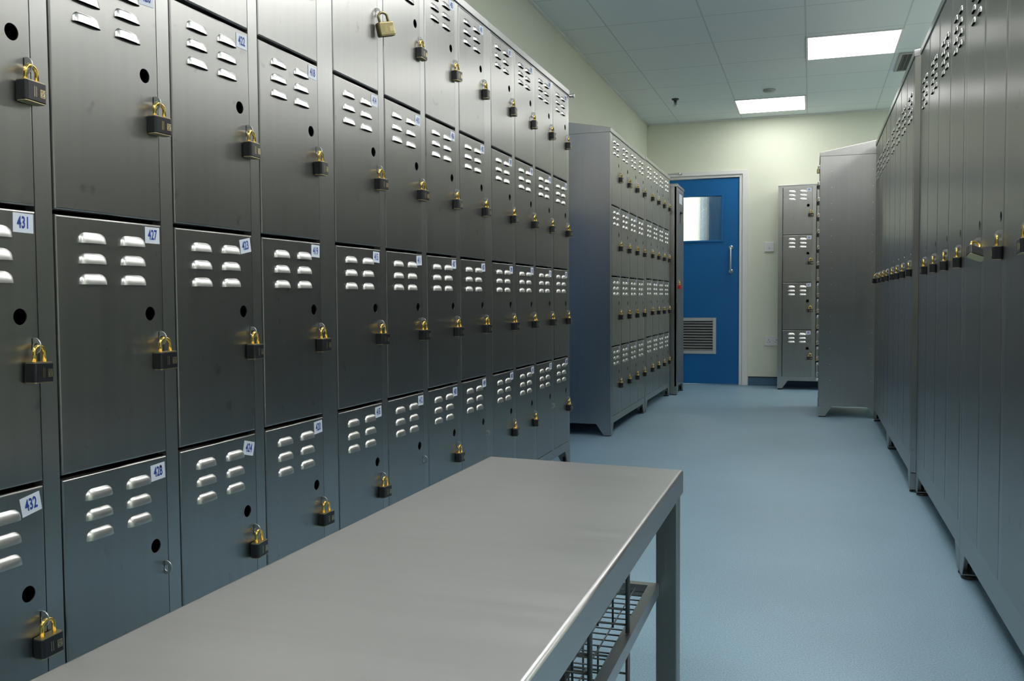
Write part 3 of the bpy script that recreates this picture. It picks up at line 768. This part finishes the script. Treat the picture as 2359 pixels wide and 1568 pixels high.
# ------------------------------------------------------------------ bench table
TZ = .50
tb = thing('bench_table', 'long stainless steel topped table with wire shelves beneath, foreground', 'table', (0, 0, 0))
P0 = [(-.2215, .40), (-.2215, 1.682), (-.613, 1.720), (-.622, .42)]
def offs(poly, d):
    c = Vector((sum(p[0] for p in poly) / 4, sum(p[1] for p in poly) / 4)); out = []
    for p in poly: out.append((p[0] - math.copysign(d, p[0] - c.x), p[1] - math.copysign(d, p[1] - c.y)))
    return out
bm = bmesh.new(); prof = []
rr_ = .005
for k_ in range(5):
    a = PI / 2 * k_ / 4; prof.append((rr_ * (1 - math.sin(a)), TZ - rr_ * (1 - math.cos(a))))
prof += [(0, TZ - .042), (.0015, TZ - .043), (.0015, TZ - .010)]
L = [[bm.verts.new((x, y, z)) for x, y in offs(P0, d)] for d, z in prof]
bm.faces.new(L[0])
for a_, b_ in zip(L[:-1], L[1:]):
    for k_ in range(4):
        f = bm.faces.new([b_[k_], b_[(k_ + 1) % 4], a_[(k_ + 1) % 4], a_[k_]]); f.smooth = b_ in L[:5]
bm.faces.new(L[-1][::-1])
bmesh.ops.recalc_face_normals(bm, faces=list(bm.faces))
link('table_top', mesh_of(bm, 'tabletop', TABLE), tb)
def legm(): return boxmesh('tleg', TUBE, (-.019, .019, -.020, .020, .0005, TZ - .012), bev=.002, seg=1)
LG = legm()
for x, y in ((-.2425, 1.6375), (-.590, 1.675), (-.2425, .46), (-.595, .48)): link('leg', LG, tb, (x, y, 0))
def shelf(z, lab):
    bm = bmesh.new(); x0_, x1_, ya, yb = -.578, -.2555, .49, 1.615
    xi = x1_ - .017
    box(bm, xi, x1_, ya, yb, z - .022, z); box(bm, x0_, x0_ + .017, ya, yb, z - .022, z)
    box(bm, x0_ + .017, xi, yb - .017, yb, z - .022, z); box(bm, x0_ + .017, xi, ya, ya + .017, z - .022, z)
    s_ = link('shelf_frame', mesh_of(bm, 'shelfframe', TABLE), tb)
    bm = bmesh.new(); x = x1_ - .017 - .022
    while x > x0_ + .02: tube(bm, [(x, ya + .017, z - .006), (x, yb - .017, z - .006)], .0012, 6); x -= .0245
    link('long_wires', mesh_of(bm, 'lw', CHROME), s_)
    bm = bmesh.new(); y = yb - .030
    while y > ya + .02: tube(bm, [(x0_ + .017, y, z - .0085), (xi, y, z - .0085)], .0012, 6); y -= .0245
    link('cross_wires', mesh_of(bm, 'cw', WIRE), s_)
shelf(.305, ''); shelf(.065, '')
def divider(y, z0_, z1_):
    bm = bmesh.new()
    for x in (-.262, -.572): tube(bm, [(x, y, z0_), (x, y, z1_)], .0035, 10)
    z = z0_ + .012
    while z < z1_ - .004: tube(bm, [(-.262, y, z), (-.572, y, z)], .0017, 6); z += .0235
    x = -.262 - .0235
    while x > -.565: tube(bm, [(x, y + .0022, z0_ + .005), (x, y + .0026, z1_ - .002)], .0017, 6); x -= .0235
    link('wire_divider', mesh_of(bm, 'divider', WIRE), tb)
for y in (1.355, 1.105, .855, .605):
    divider(y, .306, TZ - .012); divider(y, .066, .282)
# tan shoe lying on the wire shelf
sh = thing('shoe', 'tan shoe lying on the wire shelf under the table', 'shoe', (-.425, 1.168, .3065), 0)
def sweep_shoe():
    bm = bmesh.new(); secs = []
    for i in range(13):
        u = i / 12; x = .115 - .24 * u
        wv = .038 * math.sin(PI * min(1, (u + .06) / .42) / 2) ** .6 * (1 - .22 * max(0, u - .4))
        if u > .93: wv *= .8
        hv = .034 + .030 * min(1, max(0, (u - .18) / .35)) - (.010 if u < .06 else 0)
        ring = []
        for k_ in range(14):
            a = PI * k_ / 13; ring.append(bm.verts.new((x, wv * math.cos(a), .014 + hv * max(0.0, math.sin(a)) ** .75)))
        secs.append(ring)
    for a_, b_ in zip(secs[:-1], secs[1:]):
        for k_ in range(13): bm.faces.new([a_[k_], a_[k_ + 1], b_[k_ + 1], b_[k_]]).smooth = True
    bm.faces.new(secs[0]); bm.faces.new(secs[-1][::-1])
    for s_ in secs: pass
    bmesh.ops.recalc_face_normals(bm, faces=list(bm.faces))
    up = mesh_of(bm, 'upper', TAN)
    bm = bmesh.new(); top_, bot_ = [], []
    pts = []
    for i in range(13):
        u = i / 12; x = .118 - .245 * u; wv = .041 * math.sin(PI * min(1, (u + .06) / .42) / 2) ** .6 * (1 - .22 * max(0, u - .4)); pts.append((x, wv))
    poly = pts + [(x, -w_) for x, w_ in reversed(pts)]
    a_ = [bm.verts.new((x, y, 0)) for x, y in poly]; b_ = [bm.verts.new((x, y, .0145)) for x, y in poly]
    bm.faces.new(a_); bm.faces.new(b_)
    for i in range(len(poly)): bm.faces.new([a_[i], a_[(i + 1) % len(poly)], b_[(i + 1) % len(poly)], b_[i]])
    bmesh.ops.recalc_face_normals(bm, faces=list(bm.faces))
    return up, mesh_of(bm, 'sole', BLACKM)
up, so = sweep_shoe()
link('shoe_upper', up, sh); link('sole', so, sh, label='dark shoe sole')
